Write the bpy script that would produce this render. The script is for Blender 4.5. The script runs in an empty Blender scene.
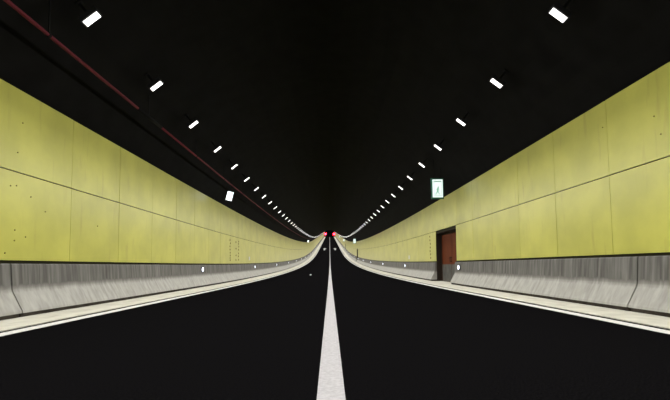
import bpy, bmesh, math, random
from mathutils import Vector, Matrix

random.seed(7)
scene = bpy.context.scene
col = scene.collection

# ------------------------------------------------------------------ camera, world, exposure
F = 420.0                      # focal length in pixels of the 670 x 400 frame
CAM_H = 0.85
PITCH = math.radians(3.6)
cam_data = bpy.data.cameras.new('camera')
cam_data.sensor_width = 36.0
cam_data.sensor_fit = 'HORIZONTAL'
cam_data.lens = 36.0 * F / 670.0
cam_data.shift_y = (66.0 - F * math.tan(PITCH)) / 670.0
cam_data.shift_x = 5.0 / 670.0
cam_data.clip_start = 0.05
cam_data.clip_end = 2000
cam = bpy.data.objects.new('camera', cam_data)
col.objects.link(cam)
cam.location = (0, 0, CAM_H)
cam.rotation_euler = (math.pi / 2 + PITCH, 0.0085, 0)
scene.camera = cam

world = bpy.data.worlds.new('world')
scene.world = world
world.use_nodes = True
world.node_tree.nodes['Background'].inputs[0].default_value = (0.004, 0.004, 0.005, 1)
world.node_tree.nodes['Background'].inputs[1].default_value = 0.3

vs = scene.view_settings
vs.view_transform = 'Standard'
vs.look = 'None'
vs.gamma = 1.0
vs.use_curve_mapping = False
vs.exposure = 0.0

LAMP_WATT = 105.0               # output of each ceiling luminaire

# ------------------------------------------------------------------ tunnel shape
AXIS = -0.05                   # tunnel axis relative to the centre line
Y0, Y1 = -14.0, 440.0
SAG0 = 14.0                    # the road is level up to here, then curves up into a steady grade
K = 0.00033
GRADE = 0.088
YS = SAG0 + GRADE / (2 * K)


def elev(y):
    if y <= SAG0:
        return 0.0
    if y < YS:
        return K * (y - SAG0) ** 2
    return K * (YS - SAG0) ** 2 + GRADE * (y - YS)


def slope(y):
    if y <= SAG0:
        return 0.0
    return min(2 * K * (y - SAG0), GRADE)


def X(side, lat):
    return side * lat + AXIS


def stations(a, b, step=3.0):
    n = max(1, int(math.ceil((b - a) / step)))
    return [a + (b - a) * i / n for i in range(n + 1)]


# ------------------------------------------------------------------ materials
def new_mat(name):
    m = bpy.data.materials.new(name)
    m.use_nodes = True
    return m, m.node_tree.nodes, m.node_tree.links, m.node_tree.nodes['Principled BSDF']


def plain(name, c, rough=0.6, metal=0.0, spec=0.5):
    m, n, l, p = new_mat(name)
    p.inputs['Base Color'].default_value = (*c, 1)
    p.inputs['Roughness'].default_value = rough
    p.inputs['Metallic'].default_value = metal
    p.inputs['Specular IOR Level'].default_value = spec
    return m


def emit(name, c, s):
    m, n, l, p = new_mat(name)
    p.inputs['Base Color'].default_value = (0.8, 0.8, 0.8, 1)
    p.inputs['Emission Color'].default_value = (*c, 1)
    p.inputs['Emission Strength'].default_value = s
    return m


def noisy(name, c1, c2, scale=(1, 1, 1), nscale=5.0, detail=6, rough=0.7, spec=0.4, bump=0.0,
          lo=0.35, hi=0.65, coords='Object', extra=None, objvar=0.0):
    m, n, l, p = new_mat(name)
    tc = n.new('ShaderNodeTexCoord')
    geo = n.new('ShaderNodeNewGeometry')
    mp = n.new('ShaderNodeMapping')
    mp.inputs['Scale'].default_value = scale
    l.new(geo.outputs['Position'] if coords == 'World' else tc.outputs[coords], mp.inputs['Vector'])
    nz = n.new('ShaderNodeTexNoise')
    nz.inputs['Scale'].default_value = nscale
    nz.inputs['Detail'].default_value = detail
    l.new(mp.outputs[0], nz.inputs['Vector'])
    r = n.new('ShaderNodeValToRGB')
    r.color_ramp.elements[0].position = lo
    r.color_ramp.elements[1].position = hi
    r.color_ramp.elements[0].color = (*c1, 1)
    r.color_ramp.elements[1].color = (*c2, 1)
    l.new(nz.outputs['Fac'], r.inputs['Fac'])
    out = r.outputs['Color']
    if extra:                       # second layer: (colour, mapping scale, noise scale, lo, hi, amount)
        c3, sc3, ns3, lo3, hi3, amt = extra
        mp2 = n.new('ShaderNodeMapping')
        mp2.inputs['Scale'].default_value = sc3
        mp2.inputs['Location'].default_value = (3.1, 7.7, 1.3)
        l.new(geo.outputs['Position'], mp2.inputs['Vector'])
        nz2 = n.new('ShaderNodeTexNoise')
        nz2.inputs['Scale'].default_value = ns3
        nz2.inputs['Detail'].default_value = 5
        l.new(mp2.outputs[0], nz2.inputs['Vector'])
        mr = n.new('ShaderNodeMapRange')
        mr.inputs[1].default_value = lo3
        mr.inputs[2].default_value = hi3
        mr.inputs[3].default_value = 0
        mr.inputs[4].default_value = amt
        l.new(nz2.outputs['Fac'], mr.inputs[0])
        mx = n.new('ShaderNodeMix')
        mx.data_type = 'RGBA'
        l.new(mr.outputs[0], mx.inputs[0])
        l.new(out, mx.inputs[6])
        mx.inputs[7].default_value = (*c3, 1)
        out = mx.outputs[2]
    if objvar:
        oi = n.new('ShaderNodeObjectInfo')
        mr = n.new('ShaderNodeMapRange')
        mr.inputs[3].default_value = 1 - objvar
        mr.inputs[4].default_value = 1 + objvar
        l.new(oi.outputs['Random'], mr.inputs[0])
        hsv = n.new('ShaderNodeHueSaturation')
        l.new(mr.outputs[0], hsv.inputs['Value'])
        l.new(out, hsv.inputs['Color'])
        out = hsv.outputs[0]
    l.new(out, p.inputs['Base Color'])
    p.inputs['Roughness'].default_value = rough
    p.inputs['Specular IOR Level'].default_value = spec
    if bump:
        b = n.new('ShaderNodeBump')
        b.inputs['Strength'].default_value = bump
        b.inputs['Distance'].default_value = 0.01
        l.new(nz.outputs['Fac'], b.inputs['Height'])
        l.new(b.outputs[0], p.inputs['Normal'])
    return m


M = {}
M['panel'] = noisy('yellow_panel', (0.49, 0.475, 0.085), (0.59, 0.57, 0.105), (1, 1, 1), 1.1, 5, rough=0.32, spec=0.5,
                   coords='World', extra=((0.34, 0.27, 0.06), (1, 2.2, 0.35), 2.6, 0.60, 0.82, 0.55), objvar=0.035)
_p = M['panel'].node_tree.nodes['Principled BSDF']     # sheen layer that pales the cladding at grazing angles
_p.inputs['Sheen Weight'].default_value = 0.38
_p.inputs['Sheen Roughness'].default_value = 0.35
_p.inputs['Sheen Tint'].default_value = (1.0, 0.93, 0.85, 1)
M['barrier'] = noisy('barrier_concrete', (0.36, 0.35, 0.325), (0.46, 0.45, 0.42), (1, 2.0, 0.6), 4.0, 7, rough=0.85, spec=0.2,
                     coords='World', bump=0.2, extra=((0.26, 0.25, 0.235), (1, 3.5, 0.6), 3.0, 0.50, 0.75, 0.6))


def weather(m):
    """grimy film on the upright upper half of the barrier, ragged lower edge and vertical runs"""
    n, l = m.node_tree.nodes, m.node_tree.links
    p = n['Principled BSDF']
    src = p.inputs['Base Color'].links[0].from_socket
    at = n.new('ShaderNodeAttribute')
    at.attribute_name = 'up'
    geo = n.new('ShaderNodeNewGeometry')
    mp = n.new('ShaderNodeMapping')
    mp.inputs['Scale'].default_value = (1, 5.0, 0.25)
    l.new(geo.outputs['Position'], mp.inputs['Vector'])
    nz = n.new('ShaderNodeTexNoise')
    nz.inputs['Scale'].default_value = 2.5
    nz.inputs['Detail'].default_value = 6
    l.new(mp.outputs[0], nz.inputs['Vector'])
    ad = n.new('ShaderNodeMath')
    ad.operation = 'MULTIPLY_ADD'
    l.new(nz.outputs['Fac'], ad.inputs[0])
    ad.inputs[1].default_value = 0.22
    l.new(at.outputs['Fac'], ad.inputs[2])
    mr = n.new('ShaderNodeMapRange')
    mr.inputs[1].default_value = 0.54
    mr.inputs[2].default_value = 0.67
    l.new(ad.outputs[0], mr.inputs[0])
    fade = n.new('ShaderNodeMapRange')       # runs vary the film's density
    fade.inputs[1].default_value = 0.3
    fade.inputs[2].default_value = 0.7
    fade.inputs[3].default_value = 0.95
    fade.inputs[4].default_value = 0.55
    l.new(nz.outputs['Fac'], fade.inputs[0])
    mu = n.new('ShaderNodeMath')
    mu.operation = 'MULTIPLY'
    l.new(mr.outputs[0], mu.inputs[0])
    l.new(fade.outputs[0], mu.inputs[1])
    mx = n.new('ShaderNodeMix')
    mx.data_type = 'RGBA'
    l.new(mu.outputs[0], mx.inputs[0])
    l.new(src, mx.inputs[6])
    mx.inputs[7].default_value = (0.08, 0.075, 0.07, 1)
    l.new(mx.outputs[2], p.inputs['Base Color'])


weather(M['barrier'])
M['kerb'] = noisy('kerb_concrete', (0.54, 0.52, 0.45), (0.66, 0.64, 0.56), (1, 0.6, 1), 3.5, 6, rough=0.9, spec=0.2,
                  coords='World', bump=0.2, extra=((0.20, 0.17, 0.13), (3, 0.5, 1), 2.2, 0.60, 0.78, 0.6))
M['asphalt'] = noisy('black_asphalt', (0.0022, 0.0021, 0.0024), (0.0068, 0.0064, 0.007), (1, 1, 1), 60, 6, rough=1.0, spec=0.0,
                     coords='World', bump=0.3)
M['paint'] = noisy('white_road_paint', (0.38, 0.365, 0.38), (0.48, 0.465, 0.48), (1, 1, 1), 30, 5, rough=0.8, spec=0.2, coords='World')
M['edge_paint'] = noisy('bright_edge_paint', (0.62, 0.61, 0.60), (0.74, 0.73, 0.72), (1, 1, 1), 30, 5, rough=0.8, spec=0.2, coords='World')  # brighter white than the centre line's paint
M['ceiling'] = noisy('black_vault', (0.0048, 0.0045, 0.0042), (0.008, 0.0076, 0.0072), (1, 1, 1), 2, 5, rough=0.95, spec=0.08, coords='World')
M['backing'] = plain('dark_backing', (0.03, 0.028, 0.015), 0.95, spec=0.1)
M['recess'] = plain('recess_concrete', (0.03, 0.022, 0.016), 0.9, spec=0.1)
M['toe'] = noisy('dark_toe', (0.035, 0.03, 0.024), (0.07, 0.06, 0.05), (1, 1, 1), 4, 4, rough=0.95, spec=0.1, coords='World')  # dark brown colour over the whole recessed toe
M['housing'] = plain('lamp_housing', (0.02, 0.02, 0.022), 0.6, spec=0.2)
M['lens'] = emit('lamp_lens', (1.0, 0.985, 0.95), 3.0)
M['guide'] = emit('guide_lens', (0.80, 0.83, 1.0), 3.0)
M['red'] = emit('red_signal', (1.0, 0.008, 0.024), 70.0)
M['pipe'] = plain('red_pipe_paint', (0.12, 0.016, 0.026), 0.6, spec=0.15)
M['sleeve'] = plain('black_sleeve', (0.006, 0.006, 0.006), 0.8, spec=0.1)
M['steel'] = plain('dark_steel', (0.008, 0.008, 0.008), 0.8, 0.0, 0.1)
M['door'] = noisy('red_brown_door', (0.095, 0.022, 0.006), (0.13, 0.032, 0.009), (1, 1, 0.3), 2.5, 5, rough=0.7, spec=0.1, coords='World')
M['kick'] = noisy('grey_kick_plate', (0.055, 0.053, 0.048), (0.10, 0.096, 0.09), (1, 1, 0.5), 5, 5, rough=0.7, spec=0.3, coords='World')
M['frame'] = plain('door_frame_paint', (0.035, 0.016, 0.010), 0.6, spec=0.2)
M['sign_face'] = emit('sign_white_face', (0.86, 1.0, 0.95), 1.15)
M['sign_face'].node_tree.nodes['Principled BSDF'].inputs['Base Color'].default_value = (0.1, 0.1, 0.1, 1)
M['sign_plain'] = emit('sign_cool_face', (0.88, 0.97, 1.0), 2.0)
M['sign_green'] = emit('sign_green_mark', (0.02, 0.27, 0.16), 0.6)
M['sign_case'] = plain('sign_green_case', (0.01, 0.10, 0.06), 0.5, spec=0.3)
M['white'] = plain('white_enamel', (0.8, 0.8, 0.8), 0.4)
M['rust'] = plain('rusty_bolt', (0.13, 0.07, 0.02), 0.9, spec=0.1)
M['hole'] = plain('dark_plug', (0.20, 0.18, 0.045), 0.9, spec=0.1)
M['scrap'] = plain('pale_paper', (0.75, 0.75, 0.78), 0.8)


# ------------------------------------------------------------------ mesh helpers
def add_box(bm, c, s, rot=None, mat=0):
    r = bmesh.ops.create_cube(bm, size=1.0)
    mtx = Matrix.Translation(Vector(c)) @ (rot.to_4x4() if rot else Matrix.Identity(4)) @ Matrix.Diagonal((*s, 1))
    bmesh.ops.transform(bm, matrix=mtx, verts=r['verts'])
    for f in {f for v in r['verts'] for f in v.link_faces}:
        f.material_index = mat
    return r['verts']


def add_cyl(bm, a, b, r, seg=10, mat=0):
    a, b = Vector(a), Vector(b)
    d = b - a
    q = Vector((0, 0, 1)).rotation_difference(d.normalized()).to_matrix().to_4x4()
    v = bmesh.ops.create_cone(bm, cap_ends=True, segments=seg, radius1=r, radius2=r, depth=d.length)['verts']
    bmesh.ops.transform(bm, matrix=Matrix.Translation((a + b) / 2) @ q, verts=v)
    for f in {f for w in v for f in w.link_faces}:
        f.material_index = mat
    return v


def mesh_from(name, bm, *mats):
    me = bpy.data.meshes.new(name)
    bmesh.ops.recalc_face_normals(bm, faces=bm.faces)
    bm.to_mesh(me)
    bm.free()
    for m in mats:
        me.materials.append(m)
    return me


def link(name, me, parent=None, loc=(0, 0, 0), rot=(0, 0, 0)):
    o = bpy.data.objects.new(name, me)
    col.objects.link(o)
    o.parent = parent
    o.location = loc
    o.rotation_euler = rot
    return o


def obj(name, bm, m, parent=None, loc=(0, 0, 0), rot=(0, 0, 0)):
    return link(name, mesh_from(name, bm, m), parent, loc, rot)


def tag(o, label, cat, group=None):
    o['label'] = label
    o['category'] = cat
    if group:
        o['group'] = group
    return o


def struct(o, label=None, cat=None):
    o['kind'] = 'structure'
    if label:
        o['label'] = label
        o['category'] = cat
    return o


def sweep(bm, prof, ys, closed=True, caps=True, y_ref=0.0, z_ref=0.0, smooth=False):
    """sweep a (x, height) profile along the tunnel's sag"""
    rings = []
    for y in ys:
        e = elev(y) - z_ref
        rings.append([bm.verts.new((px, y - y_ref, pz + e)) for px, pz in prof])
    n = len(prof)
    for a, b in zip(rings, rings[1:]):
        for i in range(n if closed else n - 1):
            j = (i + 1) % n
            f = bm.faces.new((a[i], a[j], b[j], b[i]))
            f.smooth = smooth
    if closed and caps:
        bm.faces.new(rings[0])
        bm.faces.new(list(reversed(rings[-1])))
    return rings


# ------------------------------------------------------------------ laterals (m from tunnel axis) and heights
EDGE_IN, EDGE_OUT = 4.10, 4.30
GROOVE_IN, GROOVE_OUT = 4.41, 4.45
FOOT, KINK, BTOP = 5.31, 5.51, 5.55
BHS = {1: 0.975, -1: 0.94}      # barrier height on each side
PANEL_X = 5.62
ROW = [(1.03, 2.59), (2.612, 4.13)]
VC, VR = 1.15, 6.42            # vault centre height and radius

DOOR_W = 3.5
DOORS_R = [18.5 + 65.0 * i for i in range(4)]          # near jamb of each doorway in the right wall
DOOR_TOP = 2.475


def minus(a, b, cuts):
    segs = [(a, b)]
    for c0, c1 in cuts:
        ns = []
        for s0, s1 in segs:
            if c1 <= s0 or c0 >= s1:
                ns.append((s0, s1))
            else:
                if c0 - s0 > 0.05:
                    ns.append((s0, c0))
                if s1 - c1 > 0.05:
                    ns.append((c1, s1))
        segs = ns
    return segs


CUTS = {1: [(d, d + DOOR_W) for d in DOORS_R], -1: []}

# ------------------------------------------------------------------ road, kerbs, ceiling
bm = bmesh.new()
sweep(bm, [(X(-1, GROOVE_IN), 0), (X(1, GROOVE_IN), 0), (X(1, GROOVE_IN), -0.25), (X(-1, GROOVE_IN), -0.25)], stations(Y0, Y1))
struct(obj('floor', bm, M['asphalt']), 'black asphalt roadway of the tunnel', 'road')

for i, s in enumerate((-1, 1)):
    bm = bmesh.new()
    sweep(bm, [(X(s, GROOVE_OUT), 0.006), (X(s, FOOT + 0.75), 0.006), (X(s, FOOT + 0.75), -0.25), (X(s, GROOVE_OUT), -0.25)], stations(Y0, Y1))
    struct(obj('trim_%d' % (i + 1), bm, M['kerb']),
           'cream concrete gutter strip along the ' + ('wall with the red-brown doors' if s > 0 else 'wall under the red pipe'), 'gutter')
bm = bmesh.new()
a0 = math.acos(5.72 / VR)
prof = []
for i in range(33):
    a = a0 + (math.pi - 2 * a0) * i / 32
    prof.append((AXIS + VR * math.cos(a), VC + VR * math.sin(a)))
outer = [(AXIS + (VR + 0.35) * math.cos(a0 + (math.pi - 2 * a0) * i / 32), VC + (VR + 0.35) * math.sin(a0 + (math.pi - 2 * a0) * i / 32)) for i in range(32, -1, -1)]
sweep(bm, prof + outer, stations(Y0, Y1, 4.0), smooth=False)
struct(obj('ceiling', bm, M['ceiling']), 'black unlit arched tunnel vault', 'ceiling')

# ------------------------------------------------------------------ walls with yellow cladding panels
VTOP = VC + VR * math.sin(a0)
PITCHES = {1: 2.01, -1: 2.10}
PHASE = {1: 8.26, -1: 9.15}
N_INDIV = 146                  # columns whose panels are single objects
_pm = {}


def panel_mesh(w, h):
    k = (round(w, 2), round(h, 2))
    if k not in _pm:
        bm = bmesh.new()
        add_box(bm, (0, 0, h / 2), (0.03, w, h))
        _pm[k] = mesh_from('panel', bm, M['panel'])
    return _pm[k]


walls = {}
for s in (-1, 1):
    bm = bmesh.new()
    for (a, b) in minus(Y0, Y1, CUTS[s]):
        sweep(bm, [(X(s, PANEL_X + 0.035), 0.006), (X(s, PANEL_X + 0.33), 0.006), (X(s, PANEL_X + 0.33), VTOP), (X(s, PANEL_X + 0.035), VTOP)], stations(a, b))
    for (a, b) in CUTS[s]:
        sweep(bm, [(X(s, PANEL_X + 0.035), DOOR_TOP), (X(s, PANEL_X + 0.33), DOOR_TOP), (X(s, PANEL_X + 0.33), VTOP), (X(s, PANEL_X + 0.035), VTOP)], stations(a, b))
    w = obj('wall_right' if s > 0 else 'wall_left', bm, M['backing'])
    struct(w, 'yellow panelled tunnel wall ' + ('with red-brown doors' if s > 0 else 'under the red pipe'), 'wall')
    walls[s] = w
    k0 = -6
    PITCH_P = PITCHES[s]
    first = PHASE[s] + k0 * PITCH_P
    rest = bmesh.new()
    gap = 0.013
    for c in range(int((Y1 - first) / PITCH_P)):
        ya = first + c * PITCH_P
        yb = ya + PITCH_P
        for r, (z0, z1) in enumerate(ROW):
            if r == 0 and s < 0:
                z0 -= 0.03
            for (p0, p1) in (minus(ya, yb, [(q0 - 0.02, q1 + 0.02) for q0, q1 in CUTS[s]]) if r == 0 else [(ya, yb)]):
                wd = p1 - p0 - gap
                ym = (p0 + p1) / 2
                if c < N_INDIV:
                    link('panel', panel_mesh(wd, z1 - z0), w,
                         (X(s, PANEL_X + 0.015 + random.uniform(-0.002, 0.002)), ym, elev(ym) + z0), (math.atan(slope(ym)), 0, 0))
                else:
                    add_box(rest, (X(s, PANEL_X + 0.015), ym, elev(ym) + (z0 + z1) / 2), (0.03, wd, z1 - z0),
                            Matrix.Rotation(math.atan(slope(ym)), 3, 'X'))
    o = obj('far_panels', rest, M['panel'], w)
    o['kind'] = 'stuff'

# bolts down two panel joints of the left wall and one of the right wall; plugs in the near left panels
bmb = bmesh.new()
add_cyl(bmb, (-0.008, 0, 0), (0.008, 0, 0), 0.05, 8)
bolt_me = mesh_from('rusty_bolt', bmb, M['rust'])
for s, y, zs in ((-1, 23.85, (1.20, 1.32, 1.46, 1.62, 1.80, 1.98, 2.16, 2.34)), (-1, 26.05, (1.24, 1.45, 1.63, 1.85, 2.05, 2.22, 2.36)),
                 (-1, 25.35, (1.22, 1.5, 1.9, 2.3)), (1, 23.25, (1.22, 1.42, 1.6, 1.8, 2.0, 2.2, 2.4))):
    for z in zs:
        link('rusty_bolt', bolt_me, walls[s], (X(s, PANEL_X - 0.006), y + random.uniform(-0.06, 0.06), elev(y) + z))
bmb = bmesh.new()
add_cyl(bmb, (-0.006, 0, 0), (0.006, 0, 0), 0.014, 8)
plug_me = mesh_from('plug', bmb, M['hole'])


def on_wall(px, py, s):
    lat = PANEL_X - 0.004
    x = X(s, lat)
    y = F * x / (px - 330.0)
    z = CAM_H + (266.0 - 0.0085 * (px - 330) - py) * y / F
    return x, y, z


for px, py in ((18, 120.5), (14, 151), (8, 185), (14, 185), (29, 196.5), (44, 211.5), (14, 230), (14, 240.5), (25, 237), (5, 253), (97, 226)):
    link('plug', plug_me, walls[-1], on_wall(px, py, -1))
for px, py in ((662, 113.5), (668, 132), (609, 125)):
    link('plug', plug_me, walls[1], on_wall(px, py, 1))

# ------------------------------------------------------------------ doorways in the right wall
for i, d in enumerate(DOORS_R):
    ym = d + DOOR_W / 2
    root = bpy.data.objects.new('door_%d' % (i + 1), None)
    col.objects.link(root)
    root.location = (X(1, PANEL_X + 0.31), ym, elev(ym) + 0.006)
    root.rotation_euler = (math.atan(slope(ym)), 0, 0)
    struct(root, ('red-brown double door set back in the wall ' +
                  ['beneath the first green exit sign', 'beneath the second exit sign', 'beneath the third exit sign', 'far along the tunnel beyond the third exit sign'][i]), 'door')
    H = DOOR_TOP
    bm = bmesh.new()
    add_box(bm, (-0.12, -DOOR_W / 2 + 0.012, H / 2), (0.36, 0.022, H))
    add_box(bm, (-0.12, DOOR_W / 2 - 0.012, H / 2), (0.36, 0.022, H))
    add_box(bm, (-0.12, 0, H - 0.012), (0.36, DOOR_W, 0.022))
    obj('reveal', bm, M['recess'], root)
    bm = bmesh.new()
    for yy in (-DOOR_W / 2 + 0.06, DOOR_W / 2 - 0.06):
        add_box(bm, (0, yy, H / 2), (0.10, 0.08, H))
    add_box(bm, (0, 0, H - 0.06), (0.10, DOOR_W, 0.08))
    obj('door_frame', bm, M['frame'], root)
    lw = (DOOR_W - 0.22) / 2
    for k in (-1, 1):
        bm = bmesh.new()
        add_box(bm, (0.0, 0, (H - 0.12) / 2), (0.05, lw - 0.012, H - 0.12))
        leaf = obj('door_leaf', bm, M['door'], root, (0, k * lw / 2, 0))
        bm = bmesh.new()
        add_box(bm, (-0.03, 0, 0.44), (0.012, lw - 0.06, 0.84))
        obj('kick_plate', bm, M['kick'], leaf)
        bm = bmesh.new()
        add_cyl(bm, (-0.07, -k * (lw / 2 - 0.1), 0.98), (-0.07, -k * (lw / 2 - 0.1), 1.22), 0.012)
        add_cyl(bm, (-0.02, -k * (lw / 2 - 0.1), 1.0), (-0.07, -k * (lw / 2 - 0.1), 1.0), 0.01)
        add_cyl(bm, (-0.02, -k * (lw / 2 - 0.1), 1.2), (-0.07, -k * (lw / 2 - 0.1), 1.2), 0.01)
        obj('handle', bm, M['steel'], leaf)

# ------------------------------------------------------------------ concrete barrier sections
def stretch(y):
    """which stretch between the doorways of the right wall y falls in"""
    if y < 7.5:
        return 'before the dark joint on the door side'
    n = sum(y > d for d in DOORS_R)
    return ['just before the first red-brown door', 'between the first and second doorways', 'between the second and third doorways',
            'far along beyond the third doorway', 'far along beyond the third doorway'][n]


def barrier(s, a, b, label, group=None):
    a += 0.018
    b -= 0.018
    zr = elev(a)
    BH = BHS[s]
    root = bpy.data.objects.new('concrete_barrier', None)
    col.objects.link(root)
    root.location = (X(s, FOOT), a, zr)
    bm = bmesh.new()
    fx = lambda lat: s * (lat - FOOT)
    prof = [(fx(FOOT), 0.075), (fx(FOOT + 0.01), 0.12), (fx(KINK - 0.02), 0.435), (fx(KINK), 0.49), (fx(BTOP - 0.012), BH - 0.10), (fx(BTOP - 0.005), BH - 0.02), (fx(BTOP + 0.012), BH),
            (fx(PANEL_X + 0.02), BH), (fx(PANEL_X + 0.02), 0.075)]
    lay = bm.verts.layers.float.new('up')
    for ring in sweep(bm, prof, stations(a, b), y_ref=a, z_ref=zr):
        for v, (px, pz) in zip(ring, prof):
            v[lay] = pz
    obj('body', bm, M['barrier'], root)
    bm = bmesh.new()
    sweep(bm, [(fx(FOOT + 0.045), 0.006), (fx(FOOT + 0.045), 0.075), (fx(PANEL_X), 0.075), (fx(PANEL_X), 0.006)], stations(a, b), y_ref=a, z_ref=zr)
    obj('toe', bm, M['toe'], root)
    tag(root, label, 'barrier', group)


SEG = 19.1
j = 7.38
bounds = [Y0, j]
while bounds[-1] + SEG < Y1:
    bounds.append(bounds[-1] + SEG)
bounds.append(Y1)
for n, (a, b) in enumerate(zip(bounds, bounds[1:])):
    if n == 0:
        barrier(-1, a, b, 'grey concrete barrier section before the dark joint, under the red pipe side')
    elif n == 1:
        barrier(-1, a, b, 'long grey streaked concrete barrier section starting at the dark joint, opposite the first door')
    else:
        barrier(-1, a, b, 'grey concrete barrier section receding along the wall opposite the doors', 'far barrier sections opposite the doors')
bounds = [Y0, 7.50, DOORS_R[0]]
edges = [(Y0, 7.50), (7.50, DOORS_R[0])]
for d0, d1 in zip(DOORS_R, DOORS_R[1:] + [Y1]):
    a = d0 + DOOR_W
    n = max(1, int(round((d1 - a) / SEG)))
    edges += [(a + (d1 - a) * q / n, a + (d1 - a) * (q + 1) / n) for q in range(n)]
for n, (a, b) in enumerate(edges):
    if n == 0:
        barrier(1, a, b, 'grey concrete barrier section before the dark joint, on the side with the doors')
    elif n == 1:
        barrier(1, a, b, 'grey concrete barrier section between the dark joint and the first red-brown door')
    elif n == 2:
        barrier(1, a, b, 'grey concrete barrier section starting just past the first red-brown door')
    else:
        barrier(1, a, b, 'grey concrete barrier section ' + stretch((a + b) / 2), 'barrier sections ' + stretch((a + b) / 2))

# ------------------------------------------------------------------ road markings
def marking(name, xa, xb, ya, yb, label, step=3.0, paint=None):
    bm = bmesh.new()
    sweep(bm, [(xa, 0.0005), (xb, 0.0005), (xb, 0.005), (xa, 0.005)], stations(ya, yb, step), y_ref=ya, z_ref=elev(ya))
    o = obj(name, bm, paint or M['paint'], None, (0, ya, elev(ya)))
    return tag(o, label, 'road marking')


marking('centre_line', -0.092, 0.092, Y0, Y1, 'solid white line painted down the middle of the asphalt')
marking('edge_line', X(-1, EDGE_OUT), X(-1, EDGE_IN), Y0, Y1, 'thin white edge line along the gutter opposite the doors', paint=M['edge_paint'])
marking('edge_line', X(1, EDGE_IN), X(1, EDGE_OUT), Y0, Y1, 'thin white edge line along the gutter on the door side', paint=M['edge_paint'])
for s in (-1, 1):              # straight-ahead arrows in the lane centres
    ya = 158.0
    pts = [(-0.28, 0), (0.28, 0), (0.28, 11), (0.75, 11), (0, 17), (-0.75, 11), (-0.28, 11)]
    bm = bmesh.new()
    lo = [bm.verts.new((x, y, elev(ya + y) - elev(ya) + 0.001)) for x, y in pts]
    hi = [bm.verts.new((x, y, elev(ya + y) - elev(ya) + 0.012)) for x, y in pts]
    bm.faces.new(hi)
    bm.faces.new(list(reversed(lo)))
    for i in range(len(pts)):
        k = (i + 1) % len(pts)
        bm.faces.new((lo[i], lo[k], hi[k], hi[i]))
    o = obj('lane_arrow', bm, M['paint'], None, (s * 2.08, ya, elev(ya)))
    tag(o, 'white arrow painted far off in the lane ' + ('beside the doors' if s > 0 else 'opposite the doors'), 'road marking')

bm = bmesh.new()
v = bmesh.ops.create_uvsphere(bm, u_segments=10, v_segments=6, radius=0.07)['verts']
bmesh.ops.transform(bm, matrix=Matrix.Diagonal((1.0, 1.2, 0.7, 1)), verts=v)
for w_ in v:
    w_.co += Vector((random.uniform(-.012, .012), random.uniform(-.012, .012), random.uniform(-.008, .008)))
zmin = min(w_.co.z for w_ in v)
for w_ in v:
    w_.co.z -= zmin
o = obj('paper_scrap', bm, M['scrap'], None, (-1.52, 33.0, elev(33.0)))
tag(o, 'small crumpled pale scrap lying alone on the black asphalt', 'litter')

# ------------------------------------------------------------------ ceiling luminaires, two rows
LAT_L, LAMP_Z = 4.27, 5.40
TILT = math.radians(38)
LAMP_Y, LAMP_STEP = 7.42, 2.87


def lamp_meshes():
    bm = bmesh.new()
    add_box(bm, (0, 0, 0.05), (0.37, 0.20, 0.09))
    for i in range(5):
        add_box(bm, (-0.16 + 0.08 * i, 0, 0.105), (0.012, 0.18, 0.03))
    hous = mesh_from('housing', bm, M['housing'])
    bm = bmesh.new()
    add_box(bm, (0, 0, -0.004), (0.31, 0.14, 0.016))
    lens = mesh_from('lens', bm, M['lens'])
    bm = bmesh.new()
    add_box(bm, (0, 0.0, 0.23), (0.05, 0.05, 0.28))
    add_box(bm, (0, 0, 0.366), (0.12, 0.14, 0.012), Matrix.Rotation(math.radians(5), 3, 'Y'))
    brk = mesh_from('bracket', bm, M['steel'])
    bm = bmesh.new()
    add_box(bm, (0, 0, 0.05), (0.37, 0.20, 0.09), mat=0)
    add_box(bm, (0, 0, 0.23), (0.05, 0.05, 0.28), mat=0)
    add_box(bm, (0, 0, -0.004), (0.31, 0.14, 0.016), mat=1)
    far = mesh_from('tunnel_luminaire', bm, M['housing'], M['lens'])
    return hous, lens, brk, far


hous_me, lens_me, brk_me, far_me = lamp_meshes()
beam = bpy.data.lights.new('luminaire_beam', 'AREA')     # the luminaire's own light, with the cut-off of its optics
beam.shape = 'RECTANGLE'
beam.size, beam.size_y = 0.31, 0.14
beam.energy = LAMP_WATT
beam.color = (1.0, 0.985, 0.95)
beam.spread = math.radians(158)
for s in (-1, 1):
    side = 'above the side with the red-brown doors' if s > 0 else 'above the side with the red pipe'
    for k in range(-5, 145):
        y = LAMP_Y + LAMP_STEP * k
        loc = (X(s, LAT_L), y, elev(y) + LAMP_Z)
        # outer end lower: long axis rises towards the tunnel axis
        rot = (math.atan(slope(y)), s * TILT, 0)
        if k < 16:
            root = bpy.data.objects.new('tunnel_luminaire', None)
            col.objects.link(root)
            root.location = loc
            root.rotation_euler = rot
            link('housing', hous_me, root)
            link('lens', lens_me, root)
            link('bracket', brk_me, root)
        else:
            root = link('tunnel_luminaire', far_me, None, loc, rot)
        link('luminaire_beam', beam, root, (0, 0, -0.02))
        tag(root, 'white glowing rectangular ceiling luminaire in the row ' + side, 'light', 'luminaires in the row ' + side)

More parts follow.
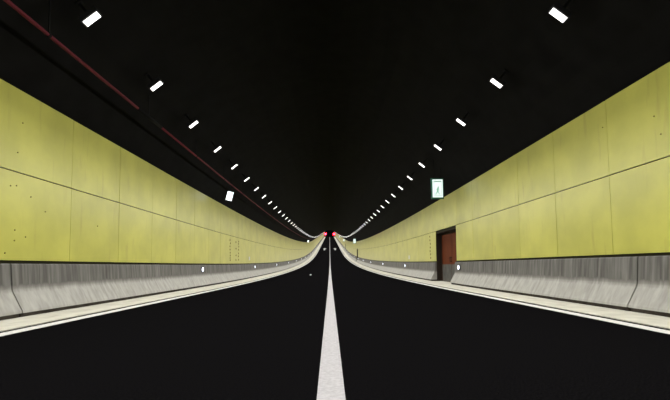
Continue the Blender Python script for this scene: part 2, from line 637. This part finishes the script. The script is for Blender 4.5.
# ------------------------------------------------------------------ guide lights on the barrier faces
bm = bmesh.new()
add_box(bm, (0.012, 0, 0), (0.024, 0.24, 0.22))
gh = mesh_from('housing', bm, M['housing'])
bm = bmesh.new()
add_cyl(bm, (-0.02, 0, 0), (0.006, 0, 0), 0.09, 12)
gl = mesh_from('lens', bm, M['guide'])
for s in (-1, 1):
    y = 5.6 if s < 0 else 5.1
    while y < 200:
        if not any(a - 0.3 < y < b + 0.3 for a, b in CUTS[s]):
            root = bpy.data.objects.new('guide_light', None)
            col.objects.link(root)
            root.location = (X(s, BTOP - 0.036), y, elev(y) + 0.74)
            root.rotation_euler = (0, 0, 0 if s > 0 else math.pi)
            link('housing', gh, root, (-0.024, 0, 0))
            link('lens', gl, root, (-0.026, 0, 0))
            if s > 0:
                side = 'on the barrier ' + stretch(y)
            else:
                side = 'on the barrier ' + ('opposite the first door' if 10 < y < 22 else 'before the dark joint, under the red pipe' if y < 10
                                            else 'opposite and past the first door')
            tag(root, 'small bluish white guide light ' + side, 'light', 'guide lights ' + side)
        y += 12.7

# ------------------------------------------------------------------ small white plates on the walls
for s, px, py in ((-1, 249.3, 258.5), (1, 409.3, 257.3)):
    x, y, z = on_wall(px, py, s)
    bm = bmesh.new()
    add_box(bm, (-s * 0.012, 0, 0), (0.024, 0.34, 0.26))
    bmesh.ops.bevel(bm, geom=bm.edges[:], offset=0.006, segments=1, affect='EDGES')
    o = obj('wall_plate', bm, M['white'], None, (x, y, z))
    tag(o, 'small white plate low on the yellow wall ' + ('near the first door' if s > 0 else 'opposite the first door'), 'plate')

# ------------------------------------------------------------------ exit signs on the door side
def exit_sign(loc, label):
    root = bpy.data.objects.new('exit_sign', None)
    col.objects.link(root)
    root.location = loc
    W, H = 0.54, 0.93
    bm = bmesh.new()
    add_box(bm, (0, 0.05, 0), (W, 0.10, H))
    obj('case', bm, M['sign_case'], root)
    bm = bmesh.new()
    add_box(bm, (0, -0.004, 0), (W - 0.09, 0.010, H - 0.13))
    obj('face', bm, M['sign_face'], root)
    # pictogram: bar on top, frame lines, running figure over a base bar
    bm = bmesh.new()
    yq = -0.013
    add_box(bm, (0, yq, 0.31), (0.34, 0.006, 0.05))
    add_box(bm, (-0.165, yq, 0.02), (0.014, 0.006, 0.55))
    add_box(bm, (0.165, yq, 0.02), (0.014, 0.006, 0.55))
    add_box(bm, (0, yq, -0.33), (0.36, 0.006, 0.03))
    obj('pictogram_frame', bm, M['sign_green'], root)
    bm = bmesh.new()
    add_cyl(bm, (0.02, yq - 0.003, 0.045), (0.02, yq + 0.003, 0.045), 0.035, 12)
    R = lambda d: Matrix.Rotation(math.radians(d), 3, 'Y')
    add_box(bm, (0.005, yq, -0.07), (0.065, 0.006, 0.17), R(8))
    add_box(bm, (0.05, yq, -0.055), (0.11, 0.006, 0.028), R(30))
    add_box(bm, (-0.05, yq, -0.045), (0.10, 0.006, 0.028), R(-35))
    add_box(bm, (0.045, yq, -0.20), (0.04, 0.006, 0.17), R(-25))
    add_box(bm, (-0.045, yq, -0.19), (0.04, 0.006, 0.17), R(35))
    add_box(bm, (-0.10, yq, -0.255), (0.08, 0.006, 0.035))
    obj('running_figure', bm, M['sign_green'], root)
    bm = bmesh.new()
    for xx in (-0.15, 0.15):
        zt = VC + math.sqrt(VR ** 2 - (loc[0] + xx - AXIS) ** 2) + elev(loc[1]) - loc[2]
        add_cyl(bm, (xx, 0.05, H / 2 - 0.01), (xx, 0.05, zt + 0.01), 0.012, 8)
    obj('hanger', bm, M['steel'], root)
    tag(root, label, 'sign')


exit_sign((4.79, 18.4, 4.235), 'glowing white exit sign with green frame hung over the first red-brown door')
exit_sign((4.78, 81.0, elev(81) + 4.14), 'distant glowing exit sign hung over the second doorway')
exit_sign((4.78, 142.0, elev(142) + 4.14), 'far glowing exit sign hung over the third doorway')
exit_sign((4.78, 204.0, elev(204) + 4.14), 'farthest tiny glowing exit sign, beyond the third doorway')

# tilted box signs on the pipe side
for y, label in ((20.6, 'tilted white glowing box sign hung just under the red pipe'), (96.0, 'small distant white glowing box sign hung below the red pipe line')):
    x = -(330 - 229.4) * 20.6 / F
    z = CAM_H + elev(y) + (266.1 - 195.2) * 20.6 / F
    root = bpy.data.objects.new('box_sign', None)
    col.objects.link(root)
    root.location = (x, y, z)
    root.rotation_euler = (0, math.radians(14), 0)
    bm = bmesh.new()
    add_box(bm, (0, 0.05, 0), (0.32, 0.10, 0.47))
    obj('case', bm, M['housing'], root)
    bm = bmesh.new()
    add_box(bm, (0, -0.004, 0), (0.29, 0.010, 0.44))
    obj('face', bm, M['sign_plain'], root)
    bm = bmesh.new()
    add_cyl(bm, (0.05, 0.06, 0.21), (-0.17, 0.06, 0.88), 0.014, 8)
    obj('hanger', bm, M['steel'], root)
    tag(root, label, 'sign')

# ------------------------------------------------------------------ red pipe under the vault, on the left
PX, PZ, PR = X(-1, 4.76), 4.86, 0.034
zc = VC + math.sqrt(VR ** 2 - 4.76 ** 2)
root = bpy.data.objects.new('fire_pipe', None)
col.objects.link(root)
root.location = (PX, 0, 0)
tag(root, 'thin dark red pipe running along the vault above the yellow wall', 'pipe')


def pipe_run(name, a, b, r, m):
    bm = bmesh.new()
    prof = [(r * math.cos(t * math.pi / 5), PZ + r * math.sin(t * math.pi / 5)) for t in range(10)]
    sweep(bm, prof, stations(a, b, 4.0), smooth=True)
    obj(name, bm, m, root)


g0, g1 = F * -PX / 195.0, F * -PX / 171.0
pipe_run('pipe_length', Y0, g0, PR, M['pipe'])
pipe_run('sleeve', g0, g1, PR + 0.012, M['sleeve'])
pipe_run('pipe_length', g1, Y1 - 5, PR, M['pipe'])
bm = bmesh.new()
add_box(bm, (0, 0, PZ + (zc - PZ) / 2 + PR / 2), (0.018, 0.03, zc - PZ - PR + 0.03))
add_cyl(bm, (0, -0.025, PZ), (0, 0.025, PZ), PR + 0.008, 10)
clip_me = mesh_from('pipe_hanger', bm, M['steel'])
y = 3.0
while y < 130:
    link('pipe_hanger', clip_me, root, (0, y, elev(y)))
    y += 4.0

# ------------------------------------------------------------------ red lane signals over each lane
for s in (-1, 1):
    y = 205.0
    z = elev(y) + 5.55
    root = bpy.data.objects.new('lane_signal', None)
    col.objects.link(root)
    root.location = (s * 2.1, y, z)
    bm = bmesh.new()
    add_box(bm, (0, 0.1, 0), (0.95, 0.2, 0.95))
    obj('case', bm, M['housing'], root)
    bm = bmesh.new()
    for a in (45, -45):
        add_box(bm, (0, -0.012, 0), (1.0, 0.02, 0.17), Matrix.Rotation(math.radians(a), 3, 'Y'))
    obj('red_cross', bm, M['red'], root)
    bm = bmesh.new()
    for xx in (-0.3, 0.3):
        zt = VC + math.sqrt(VR ** 2 - (s * 2.1 + xx - AXIS) ** 2) - 5.55
        add_cyl(bm, (xx, 0.1, 0.45), (xx, 0.1, zt), 0.03, 8)
    obj('hanger', bm, M['steel'], root)
    tag(root, 'far red glowing cross signal over the lane ' + ('beside the doors' if s > 0 else 'opposite the doors'), 'signal')
